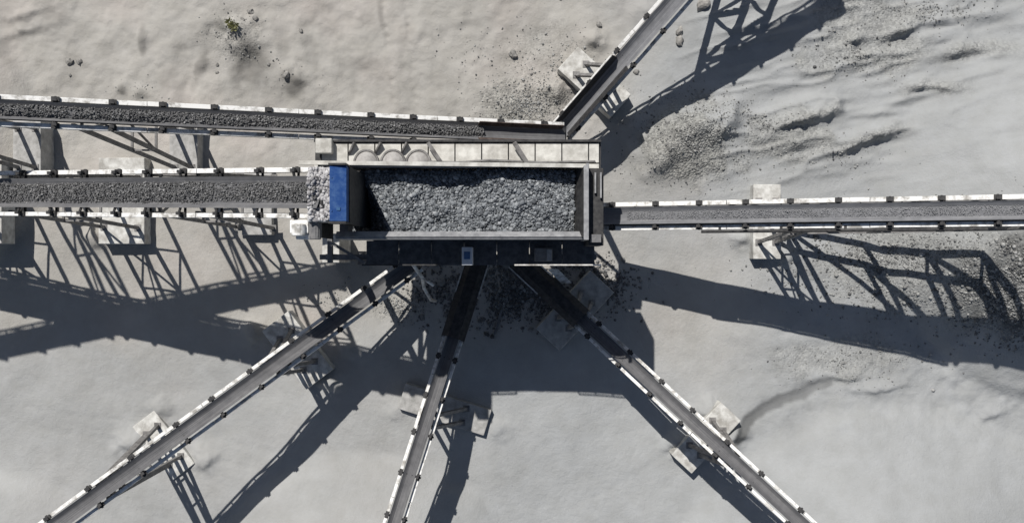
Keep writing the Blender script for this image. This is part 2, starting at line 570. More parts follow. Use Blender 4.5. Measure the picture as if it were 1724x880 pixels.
def rand_rot(n):
    q = RNG.normal(size=(n, 4))
    q /= np.linalg.norm(q, axis=1)[:, None]
    w, x, y, z = q.T
    return np.stack([1 - 2 * (y * y + z * z), 2 * (x * y - z * w), 2 * (x * z + y * w),
                     2 * (x * y + z * w), 1 - 2 * (x * x + z * z), 2 * (y * z - x * w),
                     2 * (x * z - y * w), 2 * (y * z + x * w), 1 - 2 * (x * x + y * y)], 1).reshape(n, 3, 3)


def stones(name, pos, size, mat, origin=(0, 0, 0)):
    """many angular stones as one mesh; pos (n,3) metres, size (n,) radius in metres"""
    n = len(pos)
    base = ICO_V[None] * (1 + RNG.uniform(-0.32, 0.25, (n, 12, 1)))
    base = base * RNG.uniform(0.65, 1.25, (n, 1, 3))
    v = np.einsum('nij,nkj->nki', rand_rot(n), base) * size[:, None, None] + (pos - np.array(origin))[:, None, :]
    f = ICO_F[None] + (np.arange(n) * 12)[:, None, None]
    f = f.reshape(-1, 3)
    me = bpy.data.meshes.new(name)
    me.vertices.add(n * 12)
    me.vertices.foreach_set('co', v.reshape(-1))
    me.loops.add(f.size)
    me.loops.foreach_set('vertex_index', f.ravel().astype(np.int32))
    me.polygons.add(len(f))
    me.polygons.foreach_set('loop_start', np.arange(0, f.size, 3, dtype=np.int32))
    me.update(calc_edges=True)
    me.materials.append(mat)
    o = bpy.data.objects.new(name, me)
    o.location = origin
    COL.objects.link(o)
    return o


# ------------------------------------------------------------------ concrete blocks
BLOCK_GROUP = 'concrete footing blocks under the conveyors'


def concrete_block(x, y, length, width, ang, top, label, mat='concrete'):
    """ang: direction of the long side in layout plane (x east, y south)"""
    g = gz(x, y)
    a = Vector((math.cos(ang), -math.sin(ang), 0))
    b = Vector((math.sin(ang), math.cos(ang), 0))
    mb = MB()
    c = V(x, y, g + top)
    hz = (top + 14) * U / 2
    mb.box(c - Vector((0, 0, hz)), (a, b, Vector((0, 0, 1))), (length / 2 * U, width / 2 * U, hz))
    o = mb.build('concrete_block', M[mat], origin=V(x, y, g), bevel=0.035)
    tag(o, label, 'concrete block', BLOCK_GROUP)
    return g + top


# ------------------------------------------------------------------ conveyors
class Conveyor:
    def __init__(self, label, tail, head, width, belt='belt', idler_gap=2.05, rail='white', rail_w=0.17, truss=0.55, gap=0.07, name='belt_conveyor'):
        self.T, self.H = V(*tail), V(*head)
        self.u = (self.H - self.T).normalized()
        self.s = self.u.cross(Vector((0, 0, 1))).normalized()       # right-hand side looking up the belt
        self.n = self.s.cross(self.u).normalized()
        self.L = (self.H - self.T).length
        self.w = width * U
        self.rw = rail_w
        self.root = empty(name, Vector((self.T.x, self.T.y, 0)))
        tag(self.root, label, 'conveyor')
        self.bw = self.w / 2 - self.rw - gap
        w2, s, n, u = self.w / 2, self.s, self.n, self.u
        # side rails
        for sg in (-1, 1):
            mb = MB()
            c0 = self.T + s * (sg * (w2 - self.rw / 2))
            seg = 6.0
            k = 0.0
            while k < self.L - 0.05:
                e = min(k + seg, self.L)
                mb.box(c0 + u * ((k + e) / 2) - n * (0.11 + random.uniform(0, 0.02)) + s * random.uniform(-0.012, 0.012), (u, s, n), ((e - k) / 2 - 0.012, self.rw / 2, 0.11))
                k = e
            mb.build('side_rail', M[rail], self.root, bevel=0.012)
        # belt: carrying run + return run
        mb = MB()
        prof = self.profile()
        rows = []
        N = max(8, int(self.L / 1.0))
        for i in range(N + 1):
            t = self.L * i / N
            rows.append([self.T + u * t + s * a + n * (b + 0.012 * math.sin(i * 2.3)) for a, b in prof])
        mb.sheet(rows)
        rows = [[p - n * 0.03 for p in r] for r in rows]
        mb.sheet(rows)
        ob = mb.build('belt', M[belt], self.root, smooth=True)
        at = ob.data.attributes.new('belt_coord', 'FLOAT_VECTOR', 'POINT')
        one = [(self.L * i / N + 40 * head[0], a / b_ if (b_ := self.bw) else 0, 0.0) for i in range(N + 1) for a, _ in prof]
        at.data.foreach_set('vector', np.array(one + one, dtype=np.float32).ravel())
        mb = MB()
        mb.box(self.T + u * (self.L / 2) - n * 0.42, (u, s, n), (self.L / 2, self.bw * 0.85, 0.012))
        mb.build('return_belt', M['belt'], self.root)
        # truss under the rails
        d = truss
        for sg in (-1, 1):
            mb = MB()
            off = s * (sg * (w2 - self.rw / 2))
            a0 = self.T + off - n * d
            mb.bar(a0, a0 + u * self.L, 0.09)
            nb = max(2, int(self.L / 1.6))
            for i in range(nb):
                t0, t1 = self.L * i / nb, self.L * (i + 1) / nb
                mb.bar(self.T + off + u * t0 - n * 0.2, self.T + off + u * t0 - n * d, 0.06)
                if i % 2:
                    mb.bar(self.T + off + u * t0 - n * 0.2, self.T + off + u * t1 - n * d, 0.05)
                else:
                    mb.bar(self.T + off + u * t0 - n * d, self.T + off + u * t1 - n * 0.2, 0.05)
            mb.build('side_truss', M['truss'], self.root)
        # pulleys
        for nm, P in (('tail_pulley', self.T + u * 0.1), ('head_pulley', self.H - u * 0.05)):
            mb = MB()
            mb.tube(P - s * (self.bw * 0.95) - n * 0.18, P + s * (self.bw * 0.95) - n * 0.18, 0.24, 18)
            mb.tube(P - s * (w2 + 0.08) - n * 0.18, P + s * (w2 + 0.08) - n * 0.18, 0.05, 10)
            mb.build(nm, M['dark_steel'], self.root)
        # idler stations: one mesh, copied
        mb = MB()
        O = Vector((0, 0, 0))
        for sg in (-1, 1):
            c = O + s * (sg * (w2 - self.rw / 2 - 0.01))
            mb.box(c + n * 0.05, (u, s, n), (0.15, self.rw / 2 + 0.01, 0.04))
            mb.bar(c + n * 0.08, c - s * (sg * 0.05) + n * 0.30, 0.09)
            mb.box(c - s * (sg * 0.035) + n * 0.28, (u, s, n), (0.09, 0.06, 0.05))
            mb.tube(c - s * (sg * 0.02) + n * 0.27, s * (sg * self.bw * 0.42) + n * 0.02, 0.055, 8)
            mb.box(c + s * (sg * 0.10) + n * 0.0, (u, s, n), (0.04, 0.03, 0.05))
        mb.tube(-s * (self.bw * 0.42) + n * 0.015, s * (self.bw * 0.42) + n * 0.015, 0.055, 8)
        mb.bar(-s * (w2 - 0.1) - n * 0.12, s * (w2 - 0.1) - n * 0.12, 0.08)
        first = None
        t = 0.9
        while t < self.L - 0.4:
            P = self.T + u * (t + random.uniform(-0.16, 0.16))
            if first is None:
                first = mb.build('idler', M['dark_steel'], self.root, origin=None)
                me = first.data
                base = parent_loc(self.root)
                me.transform(Matrix.Translation(base))
                first.location = P - base
            else:
                o = first.copy()
                COL.objects.link(o)
                o.parent = self.root
                o.location = P - base
            t += idler_gap

    def profile(self):
        b = self.bw
        return [(-b, 0.29), (-b * 0.93, 0.265), (-b * 0.42, 0.085), (-b * 0.36, 0.078), (b * 0.36, 0.078), (b * 0.42, 0.085), (b * 0.93, 0.265), (b, 0.29)]

    def at(self, x, y):
        """point of the conveyor axis nearest above layout x,y"""
        P = V(x, y, 0)
        uh = Vector((self.u.x, self.u.y, 0))
        t = (P - Vector((self.T.x, self.T.y, 0))).dot(uh) / uh.length_squared
        return self.T + self.u * t

    def trestle(self, x, y, foot_z, along=16, across=30, top_along=8, legw=0.16):
        C = self.at(x, y)
        uh = Vector((self.u.x, self.u.y, 0)).normalized()
        foot = V(x, y, foot_z)
        mb = MB()
        legs = []
        for sa in (-1, 1):
            for sc in (-1, 1):
                f = foot + uh * (sa * along * U) + self.s * (sc * across * U)
                tt = C + self.u * (sa * top_along * U) + self.s * (sc * (self.w / 2 - self.rw)) - self.n * 0.26
                legs.append((f, tt))
        Lg = dict(zip([(-1, -1), (-1, 1), (1, -1), (1, 1)], legs))

        def at(k, t):
            f, tt = Lg[k]
            return f.lerp(tt, t)
        hgt = (legs[0][1] - legs[0][0]).length
        lv = [0.48, 0.93] if hgt > 4 else [0.9]
        for t in lv:
            for k in (-1, 1):
                mb.bar(at((k, -1), t), at((k, 1), t), 0.10)
            for k in (-1, 1):
                mb.bar(at((-1, k), t), at((1, k), t), 0.08)
        if hgt > 4:
            mb.bar(at((-1, -1), 0.48), at((-1, 1), 0.93), 0.08)
            mb.bar(at((1, 1), 0.48), at((1, -1), 0.93), 0.08)
            mb.bar(at((-1, 1), 0.03), at((1, 1), 0.48), 0.08)
        tr = mb.build('support_trestle', M['truss'], self.root)
        for f, tt in legs:
            m2 = MB()
            m2.bar(f, tt, legw)
            m2.box(f + Vector((0, 0, 0.02)), (Vector((1, 0, 0)), Vector((0, 1, 0)), Vector((0, 0, 1))), (0.17, 0.17, 0.02))
            m2.build('leg', M['truss'], tr)
        return tr

    def skirt(self, t0, t1, h=0.55, mat='rust', flare=0.12):
        for sg in (-1, 1):
            mb = MB()
            a = self.T + self.u * t0 + self.s * (sg * self.bw * 0.72) + self.n * 0.22
            b = self.T + self.u * t1 + self.s * (sg * self.bw * 0.72) + self.n * 0.22
            o = self.s * (sg * flare) + self.n * h
            mb.prism([a, b, b + o, a + o], self.s * (sg * 0.03))
            mb.build('skirt_board', M[mat], self.root)

    def tail_cover(self, t0, t1):
        w, s, n, u = self.w / 2 + 0.06, self.s, self.n, self.u
        poly = [(-w, -0.12), (-w, 0.38), (-w * 0.45, 0.62), (w * 0.45, 0.62), (w, 0.38), (w, -0.12), (w - 0.03, -0.12), (w - 0.03, 0.36), (w * 0.44, 0.59), (-w * 0.44, 0.59), (-w + 0.03, 0.36), (-w + 0.03, -0.12)]
        mb = MB()
        P = self.T + u * t0
        mb.prism([P + s * a + n * b for a, b in poly], u * (t1 - t0))
        c = mb.build('tail_cover', M['dark_steel'], self.root)
        for sg in (-1, 1):
            mb = MB()
            mb.bar(P + s * (sg * w) + n * 0.40, P + s * (sg * w) + n * 0.40 + u * ((t1 - t0) * 0.45), 0.07)
            mb.build('edge_angle', M['white_worn'], c)
        return c

    def load(self, t0, t1, name, label, size=0.055, dens=1.0, half=0.62, crown=0.2, mat='stone_belt'):
        """bed of stones lying in the trough; one stuff object"""
        b = self.bw * half
        n = int((t1 - t0) * 2 * b / (size * size * 3.2) * dens)
        tt = RNG.uniform(t0, t1, n)
        aa = RNG.uniform(-1, 1, n)
        heap = 1 + 0.45 * vnoise(tt * 0.55, tt * 0 + 3.3, 19) + 0.25 * vnoise(tt * 2.1, tt * 0 + 8.1, 20)
        prof = 0.10 + crown * heap * (1 - aa ** 2) + RNG.uniform(-0.03, 0.03, n)
        T, u, s, nn = (np.array(v) for v in (self.T, self.u, self.s, self.n))
        wob = 0.92 + 0.16 * vnoise(tt * 0.7, tt * 0 + 1.7, 23) + 0.10 * vnoise(tt * 2.7, np.sign(aa) * 5.0 + 9, 24)
        pos = T + tt[:, None] * u + (aa * b * wob)[:, None] * s + prof[:, None] * nn
        o = stones(name, pos, size * np.exp(np.clip(RNG.normal(-0.05, 0.34, n), -0.8, 0.9)), M[mat])
        # bed under the loose stones, same object
        mb = MB()
        rows = []
        K = max(6, int((t1 - t0) / 0.5))
        for i in range(K + 1):
            t = t0 + (t1 - t0) * i / K
            row = []
            for j in range(9):
                a = -1 + j / 4
                row.append(self.T + self.u * t + self.s * (a * b * 1.05) + self.n * (0.088 + crown * 0.55 * (1 - a * a)))
            rows.append(row)
        mb.sheet(rows)
        ob = mb.build('bed', M['load_bed'] if mat == 'stone_belt' else M['belt_pale'], smooth=True)
        join(o, ob)
        tag(o, label, 'stone load', kind='stuff')
        return o


def join(a, b):
    """append mesh b to mesh a (b removed)"""
    import bmesh
    bm = bmesh.new()
    bm.from_mesh(a.data)
    k = len(a.data.materials)
    a.data.materials.append(b.data.materials[0])
    n0 = len(bm.faces)
    b.data.transform(Matrix.Translation(b.location - a.location))
    bm.from_mesh(b.data)
    bm.faces.ensure_lookup_table()
    for f in bm.faces[n0:]:
        f.material_index = k
    bm.to_mesh(a.data)
    bm.free()
    bpy.data.objects.remove(b)


# --- west feed conveyor (climbs to the blue hood)
c1 = Conveyor('wide feed conveyor loaded with crushed stone climbing to the blue hood', (-1120, -101, 166), (-224, -80.5, 456), 60, belt='belt', idler_gap=1.62, rail_w=0.18, gap=0.17)
c1.load(0.5, c1.L - 0.1, 'stone_load', 'grey crushed stone riding the wide feed conveyor towards the blue hood', 0.027, 1.1, half=0.90, crown=0.13)
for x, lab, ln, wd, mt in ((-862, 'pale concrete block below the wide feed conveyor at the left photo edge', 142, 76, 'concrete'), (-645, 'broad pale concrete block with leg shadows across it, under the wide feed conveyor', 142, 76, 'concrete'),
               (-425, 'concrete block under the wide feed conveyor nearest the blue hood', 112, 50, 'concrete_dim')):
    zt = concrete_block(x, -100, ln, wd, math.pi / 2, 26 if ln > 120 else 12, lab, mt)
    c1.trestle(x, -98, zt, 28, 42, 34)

# --- north-west product conveyor
c2 = Conveyor('narrower conveyor loaded with fine gravel running above the wide feed conveyor', (78, -186, 178), (-1060, -189, 518), 40, belt='belt', idler_gap=2.05, rail_w=0.19)
c2.load(3.9, c2.L, 'stone_load', 'pale fine gravel load on the conveyor behind the white walkway', 0.030, 1.2, half=0.84, crown=0.14)
c2.skirt(0.2, 4.2, 0.30)
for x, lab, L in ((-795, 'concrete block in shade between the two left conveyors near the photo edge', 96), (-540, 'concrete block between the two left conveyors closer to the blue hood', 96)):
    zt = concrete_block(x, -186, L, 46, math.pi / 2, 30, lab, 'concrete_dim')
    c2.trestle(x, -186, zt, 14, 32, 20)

# --- north-east product conveyor
c3 = Conveyor('pale dusty conveyor climbing away towards the top of the photo', (76, -204, 84), (452, -618, 288), 40, belt='belt_pale', idler_gap=2.0)
c3.skirt(0.3, 4.6, 0.5, flare=0.2, mat='dark_steel')
ang3 = math.atan2(0.672, 0.741)
zt = concrete_block(136, -296, 118, 50, ang3, 30, 'big white concrete block crossing under the pale conveyor at upper centre')
c3.trestle(136, -296, zt, 12, 30, 10)

# --- east product conveyor
c4 = Conveyor('straight empty conveyor with white rails running right from the screen', (128, -68, 152), (830, -66, 404), 42, belt='belt_pale', idler_gap=2.0, rail_w=0.20, truss=0.9)
mb = MB()
mb.box(c4.T + c4.u * (c4.L / 2) - c4.n * 0.84, (c4.u, c4.s, c4.n), (c4.L / 2, c4.w / 2 - 0.05, 0.015))
mb.build('drip_pan', M['grey_steel'], c4.root)
zt = concrete_block(424, -66, 124, 46, math.pi / 2, 24, 'bright white concrete block standing under the right-hand conveyor')
c4.trestle(424, -66, zt, 14, 34, 12)

c4.load(1.5, c4.L, 'stone_load', 'thin layer of fine grey material on the straight right-hand conveyor', 0.015, 0.5, half=0.78, crown=0.05, mat='stone_fine')

# --- south-east product conveyor
c5 = Conveyor('long empty conveyor running from the screen to the lower right corner', (10, -2, 48), (560, 510, 262), 33, belt='belt', idler_gap=2.1, rail_w=0.15)
c5.tail_cover(0.0, 4.5)
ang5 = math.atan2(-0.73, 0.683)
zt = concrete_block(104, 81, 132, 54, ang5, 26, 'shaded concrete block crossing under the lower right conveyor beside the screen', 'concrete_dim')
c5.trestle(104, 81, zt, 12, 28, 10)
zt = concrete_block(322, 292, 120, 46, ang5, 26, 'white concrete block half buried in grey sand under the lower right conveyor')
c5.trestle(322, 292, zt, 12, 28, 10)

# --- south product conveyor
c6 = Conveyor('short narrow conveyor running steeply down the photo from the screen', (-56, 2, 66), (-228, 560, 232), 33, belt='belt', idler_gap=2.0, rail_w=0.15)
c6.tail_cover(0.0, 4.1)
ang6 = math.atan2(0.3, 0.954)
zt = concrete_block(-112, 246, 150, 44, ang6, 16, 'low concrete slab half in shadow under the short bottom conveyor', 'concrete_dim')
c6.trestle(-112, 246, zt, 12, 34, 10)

# --- south-west product conveyor
c7 = Conveyor('long empty conveyor running from the screen to the lower left corner', (-150, 0, 92), (-775, 472, 300), 36, belt='belt', idler_gap=2.1, rail_w=0.16)
ang7 = math.atan2(0.795, 0.607)
zt = concrete_block(-356, 147, 122, 56, ang7, 24, 'white concrete block with a shadow across it under the lower left conveyor')
c7.trestle(-356, 147, zt, 12, 32, 10)
zt = concrete_block(-585, 308, 112, 46, ang7, 10, 'half buried concrete block under the lower left conveyor far from the screen')
c7.trestle(-585, 308, zt, 12, 32, 10)

# --- deep support lattice under the east and north-east conveyors
def lattice(cv, chord, side, w=0.16):
    """chord: list of (distance along conveyor in layout x, height); web members up to the rail"""
    mb = MB()
    off = cv.s * (side * (cv.w / 2 - 0.1))
    pts, tops = [], []
    for x, y, z in chord:
        pts.append(V(x, y, z) + off)
        P = cv.at(x, y)
        tops.append(P + off - cv.n * 0.5)
    for a, b in zip(pts[:-1], pts[1:]):
        mb.bar(a, b, w)
    for p, q in zip(pts, tops):
        mb.bar(p, q, w * 0.8)
    for i in range(len(pts) - 1):
        if i % 2 == (side > 0):
            mb.bar(pts[i], tops[i + 1], w * 0.7)
    return mb.build('support_lattice', M['truss'], cv.root)


for sd in (-1, 1):
    lattice(c4, [(452, -66, 40), (560, -66, 96), (640, -66, 158), (706, -66, 205), (730, -66, 290)], sd, 0.24)
for kx, kz in ((452, 40), (640, 158), (706, 205)):
    mb = MB()
    mb.bar(V(kx, -66 - 19, kz), V(kx, -66 + 19, kz), 0.14)
    mb.build('lattice_brace', M['truss'], c4.root)
for sy in (-1, 1):
    mb = MB()
    mb.bar(V(452, -66 + 19 * sy, 40), V(440, -66 + 26 * sy, gz(440, -66 + 26 * sy) - 4), 0.2)
    mb.build('lattice_leg', M['truss'], c4.root)
mb = MB()
tr_top = c3.at(262, -412)
uh = Vector((c3.u.x, c3.u.y, 0)).normalized()
feet = {}
for sc in (-1, 1):
    for k, (dx, top) in enumerate(((0, 0.0), (1.7, 2.6))):
        f = V(392, -556, 0) + uh * dx + c3.s * (sc * 1.05)
        f.z = gz(f.x / U, -f.y / U) * U
        t = tr_top + c3.u * top + c3.s * (sc * (c3.w / 2 - 0.1)) - c3.n * 0.3
        feet[(sc, k)] = (f, t)
        mb.bar(f, t, 0.24)
for t in (0.25, 0.6, 0.9):
    for k in (0, 1):
        mb.bar(feet[(-1, k)][0].lerp(feet[(-1, k)][1], t), feet[(1, k)][0].lerp(feet[(1, k)][1], t), 0.2)
    for sc in (-1, 1):
        mb.bar(feet[(sc, 0)][0].lerp(feet[(sc, 0)][1], t), feet[(sc, 1)][0].lerp(feet[(sc, 1)][1], min(1, t + 0.1)), 0.14)
for k in (0, 1):
    for a, b in ((0.25, 0.6), (0.6, 0.9)):
        mb.bar(feet[(1, k)][0].lerp(feet[(1, k)][1], a), feet[(-1, k)][0].lerp(feet[(-1, k)][1], b), 0.14)
mb.build('undercarriage', M['truss'], c3.root)
# cable pipe along the south rail of the east conveyor
mb = MB()
P = [c4.at(x, -66) + c4.s * (c4.w / 2 + 0.10) - c4.n * 0.05 for x in (275, 400, 520, 625)]
mb.path(P, 0.07)
for x in (300, 380, 460, 540, 610):
    q = c4.at(x, -66) + c4.s * (c4.w / 2 + 0.02) - c4.n * 0.06
    mb.box(q, (c4.u, c4.s, c4.n), (0.06, 0.13, 0.05))
mb.build('cable_pipe', M['dark_steel'], c4.root)

# head drive of the feed conveyor
mb = MB()
mb.abox(-262, -240, -49, -33, 432, 450)
mb.abox(-256, -238, -33, -26, 434, 446)
mb.tube(V(-251, -44, 452), V(-251, -30, 452), 0.26, 16)
mb.build('drive_motor', M['white'], c1.root, bevel=0.04)
mb = MB()
mb.abox(-239, -228, -50, -28, 430, 452)
mb.tube(V(-233, -50, 446), V(-233, -26, 446), 0.22, 14)
mb.build('gearbox', M['grey_steel'], c1.root, bevel=0.03)

# ------------------------------------------------------------------ screening plant
plant = empty('screening_plant', V(-70, -78, 0))
tag(plant, 'steel vibrating screen on a raised frame, its box full of stone', 'screening plant')
DK = 300
# columns and braces
for x in (-248, -130, -10, 108):
    for y in (-152, -6):
        mb = MB()
        g = gz(x, y)
        mb.bar(V(x, y, g - 6), V(x, y, DK - 6), 0.26)
        mb.box(V(x, y, g + 4), (Vector((1, 0, 0)), Vector((0, 1, 0)), Vector((0, 0, 1))), (0.35, 0.35, 0.15))
        mb.build('column', M['grey_steel'], plant)
mb = MB()
for y in (-152, -6):
    for a, b in ((-248, -130), (-10, 108)):
        mb.bar(V(a, y, 40), V(b, y, 280), 0.12)
        mb.bar(V(a, y, 280), V(b, y, 40), 0.12)
    mb.bar(V(-262, y, 282), V(115, y, 282), 0.22, 0.3)
for x in (-248, -130, -10, 108):
    mb.bar(V(x, -158, 284), V(x, 2, 284), 0.2, 0.28)
mb.build('frame_bracing', M['grey_steel'], plant)
# upper (north) walkway: pale panels over a dark sub-frame
mb = MB()
x = -256
while x < 112:
    mb.abox(x, min(x + 34.4, 117), -159, -133, DK - 3, DK)
    x += 36
mb.abox(-266, 117, -131, -122, DK - 3, DK + 2)
mb.build('upper_walkway', M['deck'], plant, bevel=0.006)
mb = MB()
mb.abox(-266, 120, -162, -124, DK - 9, DK - 4)
mb.abox(-266, 120, -163.5, -160.5, DK - 4, DK + 4)
mb.build('walkway_frame', M['dark_steel'], plant)


def handrail(a, b, n, name='handrail', mat='grey_steel', h=34):
    mb = MB()
    A, B = V(*a), V(*b)
    up = Vector((0, 0, h * U))
    for i in range(n + 1):
        p = A.lerp(B, i / n)
        mb.bar(p, p + up, 0.05)
    mb.bar(A + up, B + up, 0.055)
    mb.bar(A + up * 0.52, B + up * 0.52, 0.04)
    return mb.build(name, M[mat], plant)


# two angled stays across the upper walkway
mb = MB()
mb.bar(V(-112, -158, DK + 14), V(-92, -128, DK + 4), 0.16)
mb.build('walkway_stay', M['truss'], plant)
mb = MB()
mb.bar(V(3, -158, DK + 14), V(24, -126, DK + 4), 0.18)
mb.build('walkway_stay', M['truss'], plant)
# white end cover at the west end of the walkway
mb = MB()
mb.abox(-262, -240, -164, -144, DK + 1, DK + 14)
mb.build('end_cover', M['deck'], plant, bevel=0.04)
# lower (south) walkway
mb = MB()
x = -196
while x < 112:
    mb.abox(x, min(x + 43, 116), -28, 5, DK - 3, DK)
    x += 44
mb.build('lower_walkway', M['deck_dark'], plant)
for x0, x1, lab in ((-299, -287, 'left one of two pale concrete piers beside the shaded walkway'), (-283, -272, 'right one of two pale concrete piers beside the shaded walkway')):
    mb = MB()
    mb.abox(x0, x1, -44, 2, -10, 96)
    o = mb.build('concrete_pier', M['concrete'], origin=V((x0 + x1) / 2, -20, 0), bevel=0.03)
    tag(o, lab, 'concrete pier', 'concrete piers at the west end of the screen')
mb = MB()
mb.bar(V(-262, -6, 284), V(-196, -6, 284), 0.16)
mb.build('frame_beam', M['grey_steel'], plant)
mb = MB()
mb.bar(V(-250, -28, 288), V(-200, 2, 288), 0.12)
mb.build('frame_beam', M['grey_steel'], plant)
handrail((4, 4.5, DK), (116, 4.5, DK), 4, mat='white_worn')
handrail((-196, 4.5, DK), (-100, 4.5, DK), 3, mat='dark_steel')
# screen box: walls
RZ = 385
mb = MB()
mb.prism([V(-243, -122, DK), V(-243, -119, RZ), V(92, -119, RZ - 4), V(92, -122, DK)], Vector((0, 0.08, 0)))
mb.build('back_wall', M['wall'], plant)
mb = MB()
mb.prism([V(-266, -126, RZ + 0.3), V(-266, -121, RZ + 0.3), V(92, -117, RZ + 0.3), V(92, -122, RZ + 0.3)], Vector((0, 0, 0.09)))
mb.build('back_wall_cap', M['deck'], plant)
mb = MB()
mb.prism([V(-222, -31, DK), V(92, -31, DK), V(92, -31, RZ - 6), V(-222, -31, RZ - 6)], Vector((0, -0.08, 0)))
mb.prism([V(-222, -38, RZ - 14), V(92, -38, RZ - 14), V(92, -31, RZ - 5), V(-222, -31, RZ - 5)], Vector((0, 0, 0.05)))
mb.build('front_wall', M['wall'], plant)
mb = MB()
mb.prism([V(92, -122, DK), V(92, -27, DK), V(92, -27, RZ + 8), V(92, -122, RZ + 8)], Vector((0.12, 0, 0)))
mb.abox(89, 95, -119, -27, RZ + 8.3, RZ + 11)
mb.build('end_wall', M['wall'], plant)
mb = MB()
mb.prism([V(79, -118, 345), V(79, -34, 345), V(89, -30, RZ + 4), V(89, -118, RZ + 4)], Vector((0.07, 0, 0)))
mb.build('end_liner', M['dark_steel'], plant)
mb = MB()
mb.prism([V(-243, -120, DK), V(-243, -30, DK), V(-243, -30, RZ), V(-243, -120, RZ)], Vector((0.07, 0, 0)))
mb.build('feed_end_wall', M['dark_steel'], plant)
# screen body and chutes below
mb = MB()
mb.abox(-222, 88, -116, -35, 225, 294)
mb.build('screen_body', M['grey_steel'], plant)
mb = MB()
mb.abox(-190, 104, -30, -26, 120, 280)
mb.build('side_cladding', M['dark_steel'], plant)
mb = MB()
for x0, x1, xc, yc in ((-235, -120, -165, -60), (-118, 0, -60, -50), (2, 88, 60, -70)):
    top = [V(x0, -114, 224), V(x1, -114, 224), V(x1, -37, 224), V(x0, -37, 224)]
    bot = [V(xc - 22, yc - 18, 100), V(xc + 22, yc - 18, 100), V(xc + 22, yc + 18, 100), V(xc - 22, yc + 18, 100)]
    mb.sheet([top + [top[0]], bot + [bot[0]]])
mb.build('chute', M['grey_steel'], plant)
# discharge cover at the east end
mb = MB()
mb.abox(97, 116, -118, -20, DK + 1, 372)
mb.build('discharge_cover', M['dark_steel'], plant, bevel=0.03)
mb = MB()
mb.abox(104, 106, -112, -86, 374, 378)
mb.build('cover_bracket', M['wall'], plant)
mb = MB()
mb.abox(111, 113, -112, -80, 374, 378)
mb.build('cover_bracket', M['wall'], plant)
mb = MB()
mb.abox(99, 112, -34, -24, 373, 380)
mb.build('cover_latch', M['grey_steel'], plant)
# blue feed hood
mb = MB()
mb.prism([V(-209, -110, 480), V(-190, -110, 477), V(-191, -110, 458), V(-209, -110, 458)], Vector((0, -64 * U, 0)))
hood = mb.build('feed_hood', M['blue'], plant, bevel=0.02)
mb = MB()
mb.abox(-201, -197, -62, -58.5, 478.0, 479.4)
mb.build('hatch_plate', M['blue_lcd'], hood)
for yy in (-96, -58):
    mb = MB()
    mb.tube(V(-206.5, yy, 476), V(-206.5, yy, 480.4), 0.03, 8)
    mb.build('bolt', M['blue'], hood)
mb = MB()
mb.abox(-210, -190, -112.5, -110.3, 455, 482)
mb.build('hood_flange', M['dark_steel'], hood)
mb = MB()
mb.abox(-210, -190, -45.7, -43.5, 455, 482)
mb.build('hood_flange', M['dark_steel'], hood)
mb = MB()
mb.abox(-213, -207, -109, -47, 300, 457)
mb.build('hood_support', M['dark_steel'], plant)
mb = MB()
mb.abox(-192, -190, -111, -44, 300, 457)
mb.build('hood_apron', M['dark_steel'], plant)

# stone in the screen box
def bed_z(x, y):
    edge = -192 + (y + 118) * 0.42
    return 358 + 8 * fbm(x, y, 80, 3, 61) + 3 * fbm(x, y, 16, 2, 63) - 5 * sstep(30, 85, x) - 62 * sstep(edge + 6, edge - 24, x) - 5 * sstep(-108, -118, y)


nx_ = 24000
px = RNG.uniform(-214, 80, nx_)
py = RNG.uniform(-117, -36, nx_)
base = bed_z(px, py)
pz = base + RNG.uniform(-3.0, 2.2, nx_)
pos = np.stack([px * U, -py * U, pz * U], 1)
o = stones('stone_bed', pos, 0.044 * np.exp(np.clip(RNG.normal(0, 0.42, nx_), -0.9, 1.0)), M['stone_hopper'])
mb = MB()
rows = []
for i in range(41):
    X = -236 + 318 * i / 40
    ys = np.linspace(-118, -35, 13)
    bz = bed_z(np.full(13, X), ys) - 5 - 14 * float(sstep(-120, -170, X))
    rows.append([V(X, float(a), float(b)) for a, b in zip(ys, bz)])
mb.sheet(rows)
join(o, mb.build('bed', M['load_bed'], smooth=True))
tag(o, 'angular grey stone filling the long screen box', 'stone', kind='stuff')
# bright stone at the head of the feed conveyor, piled against the hood
n_ = 900
px = RNG.uniform(-237, -209.5, n_)
py = RNG.uniform(-109, -47, n_)
pz = 459 + 5 * fbm(px, py, 22, 2, 71) + RNG.uniform(-3, 2, n_)
o = stones('stone_heap', np.stack([px * U, -py * U, pz * U], 1), RNG.uniform(0.05, 0.10, n_), M['stone_bright'])
mb = MB()
mb.abox(-239, -209.5, -110, -46.5, 430, 456)
join(o, mb.build('bed', M['stone_bright']))
tag(o, 'bright dusty stone heaped against the left side of the blue hood', 'stone heap', kind='stuff')

# rounded guards and gussets along the west half of the upper walkway
for k, cx in enumerate((-196, -160, -126)):
    mb = MB()
    rows = []
    for i in range(6):
        rr = 1 - i / 5 * 0.98
        rows.append([V(cx + 15.5 * rr * math.cos(math.pi * j / 14), -131.5 - 17 * rr * math.sin(math.pi * j / 14), DK + 1 + 11 * (1 - rr ** 2.2)) for j in range(15)])
    mb.sheet(rows)
    g_ = mb.build('guard_cover', M['dust'], plant, smooth=True)
    mb = MB()
    mb.path([V(cx + 16.2 * math.cos(math.pi * j / 14), -131.5 - 17.8 * math.sin(math.pi * j / 14), DK + 2.5) for j in range(15)], 0.05, 6)
    mb.build('guard_rim', M['truss'], g_)
for cx in (-212, -177, -142):
    mb = MB()
    mb.prism([V(cx, -159, DK + 13), V(cx, -159, DK), V(cx - 9, -142, DK), V(cx - 6, -148, DK + 8)], Vector((0.06, 0, 0)))
    mb.build('gusset', M['truss'], plant)
mb = MB()
